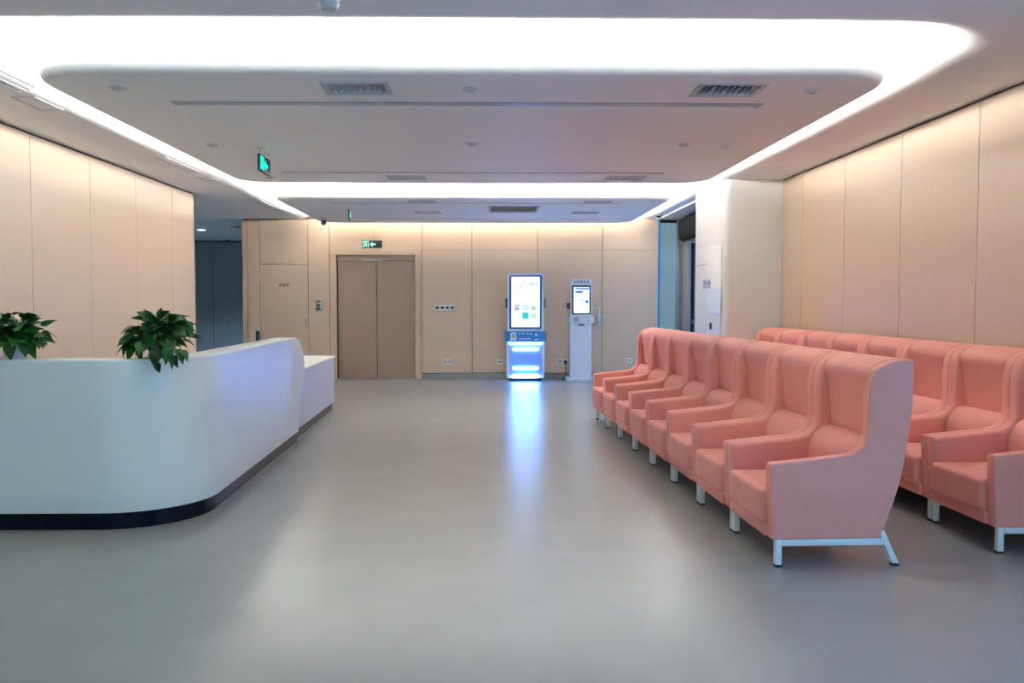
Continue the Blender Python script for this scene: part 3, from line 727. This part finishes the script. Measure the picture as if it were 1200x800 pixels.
# air curtain above the exit door
t = thing('air_curtain', 'black air curtain box mounted above the side exit door', 'air curtain', (3.62, 13.86, 2.46))
obj('housing', extrude_profile([(0, 0.0), (-0.10, 0.0), (-0.17, 0.05), (-0.19, 0.12), (-0.19, 0.36), (-0.16, 0.39), (0, 0.39)], 'y', -1.2, 1.2, 0.01), 'charcoal', t, 35)
box('outlet_grille', -0.14, -0.04, -1.1, 1.1, -0.008, 0.0, 'black', t)

# ------------------------------------------------------------------ ceiling fittings
def vent(label, x0, x1, y0, y1, nslat, axis, grp, m='vent'):
    cx, cy = (x0+x1)/2, (y0+y1)/2
    t = thing('air_vent', label, 'vent', (cx, cy, PZ0), 0, grp)
    w, d = (x1-x0)/2, (y1-y0)/2; f = 0.03
    bm = bmesh.new()
    bm_box(bm, -w-f, w+f, -d-f, -d+0.004, -0.008, 0.0); bm_box(bm, -w-f, w+f, d-0.004, d+f, -0.008, 0.0)
    bm_box(bm, -w-f, -w+0.004, -d, d, -0.008, 0.0); bm_box(bm, w-0.004, w+f, -d, d, -0.008, 0.0)
    obj('frame', bm, m, t)
    box('duct', -w, w, -d, d, 0.055, 0.068, 'dark_void', t)
    for k in range(nslat):
        if axis == 'x':
            u = -w+2*w*(k+0.5)/nslat
            bm = extrude_profile([(u-0.018, 0.002), (u-0.014, -0.002), (u+0.018, 0.040), (u+0.014, 0.044)], 'y', -d+0.002, d-0.002)
        else:
            u = -d+2*d*(k+0.5)/nslat
            bm = extrude_profile([(u-0.020, 0.002), (u-0.016, -0.002), (u+0.012, 0.036), (u+0.008, 0.040)], 'x', -w+0.002, w-0.002)
        obj('slat', bm, m, t)
    return t
VL1 = ['square slatted air vent at the left front of the nearer ceiling panel', 'square slatted air vent at the right front of the nearer ceiling panel', 'slatted air vent at the left rear of the nearer ceiling panel', 'slatted air vent at the right rear of the nearer ceiling panel']
for l, v in zip(VL1, VENTS1): vent(l, *v, 9, 'x', 'air vents in the nearer ceiling panel')
vent('large dark return air grille in the middle of the farther ceiling panel', *VENTS2[0], 4, 'y', None, 'vent')
VL2 = ['slim air vent at the left front of the farther ceiling panel', 'slim air vent at the left rear of the farther ceiling panel', 'slim air vent at the right front of the farther ceiling panel', 'slim air vent at the right rear of the farther ceiling panel']
for l, v in zip(VL2, VENTS2[1:]): vent(l, *v, 6, 'x', 'slim air vents in the farther ceiling panel')

for l, (x0, x1, y0, y1, dep) in zip(('linear slot diffuser across the front of the nearer ceiling panel', 'linear slot diffuser across the rear of the nearer ceiling panel', 'linear slot diffuser across the front of the farther ceiling panel', 'linear slot diffuser across the rear of the farther ceiling panel'), SLOTS1+SLOTS2):
    t = thing('slot_diffuser', l, 'vent', ((x0+x1)/2, y0, PZ0), 0, 'linear slot diffusers in the ceiling panels')
    w, d = (x1-x0)/2-0.001, y1-y0
    box('air_slot', -w, w, 0.001, 0.035, 0.006, 0.029, 'dark_void', t)  # dark strip painted in for the shade inside the slot's near edge
    box('blade', -w, w, 0.035, 0.043, 0.0, 0.029, 'vent', t)
    box('cover_strip', -w, w, 0.043, d-0.001, 0.008, 0.029, 'vent', t)

def sprinkler(label, x, y, z=PZ0, m='white_pl'):
    t = thing('sprinkler_head', label, 'sprinkler', (x, y, z), 0, 'small round ceiling fittings')
    obj('rose', lathe([(0, 0.0), (0.055, 0.0), (0.055, -0.006), (0.04, -0.014), (0, -0.014)], 18), m, t, 40)
    obj('nozzle', lathe([(0, -0.014), (0.010, -0.014), (0.008, -0.02), (0.016, -0.021), (0.016, -0.024), (0, -0.024)], 12), 'vent', t, 40)
for l, x, y in (('left front corner', -2.39, 5.69), ('front middle, between the two square vents', -0.09, 5.68), ('right front corner', 2.18, 5.69), ('left edge, before the green sign', -2.41, 7.69),
                ('centre', -0.10, 7.61), ('right half, the inner one of a pair', 1.77, 7.62), ('right edge, the outer one of a pair', 2.16, 7.66), ('left rear corner', -2.40, 9.71)):
    sprinkler('small round sprinkler on the nearer ceiling panel, ' + l, x, y, m='vent' if x < 2.1 else 'white_pl')

t = thing('smoke_detector', 'white round smoke detector on the near ceiling at the top edge', 'smoke detector', (-0.76, 4.27, CZ))
obj('base', lathe([(0, 0), (0.055, 0), (0.055, -0.03), (0, -0.03)], 24), 'white_pl', t, 40)
obj('sensor_head', lathe([(0.05, -0.03), (0.052, -0.045), (0.042, -0.062), (0.03, -0.066), (0, -0.066)], 24), 'vent', t, 40)
obj('rim', lathe([(0.040, -0.0635), (0.044, -0.0655), (0.040, -0.0675), (0.036, -0.0655), (0.040, -0.0635)], 24), 'white_pl', t, 40)

# exit signs
def exit_sign(name, label, loc, rz, w, h, mg, rods, rod_len):
    t = thing(name, label, 'exit sign', loc, rz, 'green exit signs')
    box('housing', -w/2, w/2, -0.012, 0.012, -h/2, h/2, 'sign_dark', t, 0.003)
    # door frame, running figure and arrow as thin lit shapes on the face
    def q(pts, nm='pictogram'):
        obj(nm, extrude_profile([(x*h, z*h) for x, z in pts], 'y', -0.015, -0.0125), mg, t)
    ox = -w/2/h+0.52
    q([(ox-0.40, -0.40), (ox-0.40, 0.40), (ox+0.40, 0.40), (ox+0.40, -0.40), (ox+0.28, -0.40), (ox+0.28, 0.28), (ox-0.28, 0.28), (ox-0.28, -0.40)], 'door_symbol')
    q([(ox-0.04, 0.12), (ox-0.10, 0.19), (ox-0.04, 0.26), (ox+0.04, 0.26), (ox+0.09, 0.19), (ox+0.04, 0.12)], 'figure_head')
    q([(ox-0.18, 0.02), (ox-0.02, 0.09), (ox+0.12, 0.07), (ox+0.22, -0.06), (ox+0.18, -0.10), (ox+0.08, 0.0), (ox+0.04, -0.10), (ox+0.16, -0.20), (ox+0.14, -0.36), (ox+0.07, -0.36), (ox+0.07, -0.23), (ox-0.05, -0.16), (ox-0.14, -0.32), (ox-0.26, -0.34), (ox-0.26, -0.28), (ox-0.17, -0.26), (ox-0.08, -0.04), (ox-0.18, -0.04)], 'running_figure')
    ax = ox+0.85
    q([(ax-0.30, -0.02), (ax-0.02, 0.26), (ax+0.12, 0.26), (ax-0.05, 0.08), (ax+0.45, 0.08), (ax+0.45, -0.12), (ax-0.05, -0.12), (ax+0.12, -0.30), (ax-0.02, -0.30)], 'arrow')
    for x in rods:
        obj('rod', lathe([(0.004, h/2), (0.004, h/2+rod_len), (0.0, h/2+rod_len)], 8, (x, 0, 0)), 'steel', t)
    if rods: obj('ceiling_rose', lathe([(0, h/2+rod_len), (0.035, h/2+rod_len), (0.03, h/2+rod_len-0.008), (0, h/2+rod_len-0.008)], 14, (rods[0], 0, 0)), 'vent', t)
    return t
exit_sign('exit_sign', 'green running-figure exit sign hanging side-on from the nearer ceiling panel', (-2.03, 7.99, 2.665), radians(90), 0.39, 0.15, 'sign_green', (-0.15, 0.15), 0.06)
exit_sign('exit_sign', 'pale green exit sign hanging in front of the wall above the lift doors', (-2.00, 15.36, 2.435), 0, 0.36, 0.135, 'sign_pale', (0.02,), RZ-2.435-0.0675)
exit_sign('exit_sign', 'tiny green exit sign seen side-on under the farther ceiling panel', (-2.04, 13.05, 2.715), radians(97), 0.36, 0.13, 'sign_green', (-0.12, 0.12), 0.02)

# security cameras
def dome_cam(label, loc, rz=0):
    t = thing('security_camera', label, 'camera', loc, rz, 'small security cameras')
    obj('mount', lathe([(0, 0), (0.05, 0), (0.055, -0.02), (0.045, -0.035), (0, -0.035)], 16), 'white_pl', t, 40)
    bm = bmesh.new(); bmesh.ops.create_uvsphere(bm, u_segments=14, v_segments=10, radius=0.045, matrix=Matrix.Translation((0, 0, -0.068)))
    e = obj('eyeball', bm, 'black', t, 60)
    obj('lens_ring', extrude_profile([(0.018*cos(2*pi*i/12), -0.072+0.018*sin(2*pi*i/12)) for i in range(12)], 'y', -0.052, -0.038), 'grey_pl', e, 40)
dome_cam('black ball security camera under the ceiling left above the lift', (-2.68, 14.4, PZ0))
dome_cam('black ball security camera on the ceiling lip by the side exit', (2.92, 14.25, CZ+0.016))
dome_cam('black ball security camera on the dim corridor ceiling', (-6.02, 20.2, CZ))

# corridor downlight (the fitting gives off the light)
t = thing('downlight', 'lit round cool-white downlight in the corridor ceiling', 'downlight', (-5.845, 17.85, CZ))
obj('trim_ring', lathe([(0.085, 0), (0.11, 0), (0.11, -0.008), (0.085, -0.010), (0.085, 0)], 24), 'white_pl', t, 40)
obj('lens', lathe([(0, -0.004), (0.084, -0.004), (0.084, -0.007), (0, -0.007)], 24), 'downlight', t)
ld = bpy.data.lights.new('downlight_lamp', 'SPOT'); ld.energy = 330; ld.color = (0.45, 0.70, 1.0); ld.spot_size = radians(130); ld.spot_blend = 0.6; ld.shadow_soft_size = 0.08
lo = bpy.data.objects.new('downlight_lamp', ld); C.objects.link(lo); lo.parent = t; lo.location = (0, 0, -0.03)
t = thing('corridor_vent', 'slim grey vent on the corridor ceiling beside the wood wall', 'vent', (-4.75, 17.2, CZ))
box('frame', -0.25, 0.25, -0.12, 0.12, -0.012, 0, 'vent', t, 0.003)
for k in range(3): box('slat', -0.22, 0.22, -0.09+0.06*k, -0.06+0.06*k, -0.018, -0.012, 'grey_pl', t)

# hatches and grille on the left ceiling lip
def hatch(label, x0, x1, y0, y1):
    t = thing('ceiling_hatch', label, 'hatch', ((x0+x1)/2, (y0+y1)/2, CZ), 0, 'access hatches along the left ceiling edge')
    w, d = (x1-x0)/2, (y1-y0)/2
    bm = bmesh.new()
    for a in ((-w, w, -d, -d+0.015), (-w, w, d-0.015, d), (-w, -w+0.015, -d, d), (w-0.015, w, -d, d)): bm_box(bm, *a, -0.004, 0)
    obj('frame', bm, 'vent', t)
    box('lid', -w+0.02, w-0.02, -d+0.02, d-0.02, -0.002, 0, 'paint', t)
hatch('square access hatch on the left ceiling edge just beyond the slatted grille', -3.46, -3.28, 6.36, 6.80)
hatch('long access hatch on the left ceiling edge, middle of the row', -3.40, -3.28, 8.95, 9.95)
hatch('small access hatch on the left ceiling edge near the corridor', -3.45, -3.28, 10.37, 10.68)
hatch('long access hatch on the left ceiling edge beside the farther panel', -3.42, -3.28, 12.45, 14.0)
t = thing('lip_grille', 'slatted white linear grille on the rounded left ceiling edge at the frame side', 'vent', (LX0, 5.74, CZ))
def lip(a, out): return (-LR*(1-cos(a))+out*cos(a), LR*(1-sin(a))-out*sin(a))     # point on the rounded lip, moved off its face
def lip_bar(name, a0, a1, y0, y1, out0, out1, m):
    n = 3; aa = [a0+(a1-a0)*k/n for k in range(n+1)]
    obj(name, extrude_profile([lip(a, out0) for a in aa]+[lip(a, out1) for a in aa[::-1]], 'y', y0, y1), m, t)
lip_bar('duct', 0.35, 1.50, -0.44, 0.44, 0.0005, 0.002, 'grey_pl')
lip_bar('frame', 0.30, 1.55, -0.46, -0.44, 0.0005, 0.014, 'leg'); lip_bar('frame', 0.30, 1.55, 0.44, 0.46, 0.0005, 0.014, 'leg')
lip_bar('frame', 1.50, 1.57, -0.46, 0.46, 0.0005, 0.014, 'leg')
for k in range(7): lip_bar('slat', 0.36+0.16*k, 0.44+0.16*k, -0.44, 0.44, 0.002, 0.014, 'leg')
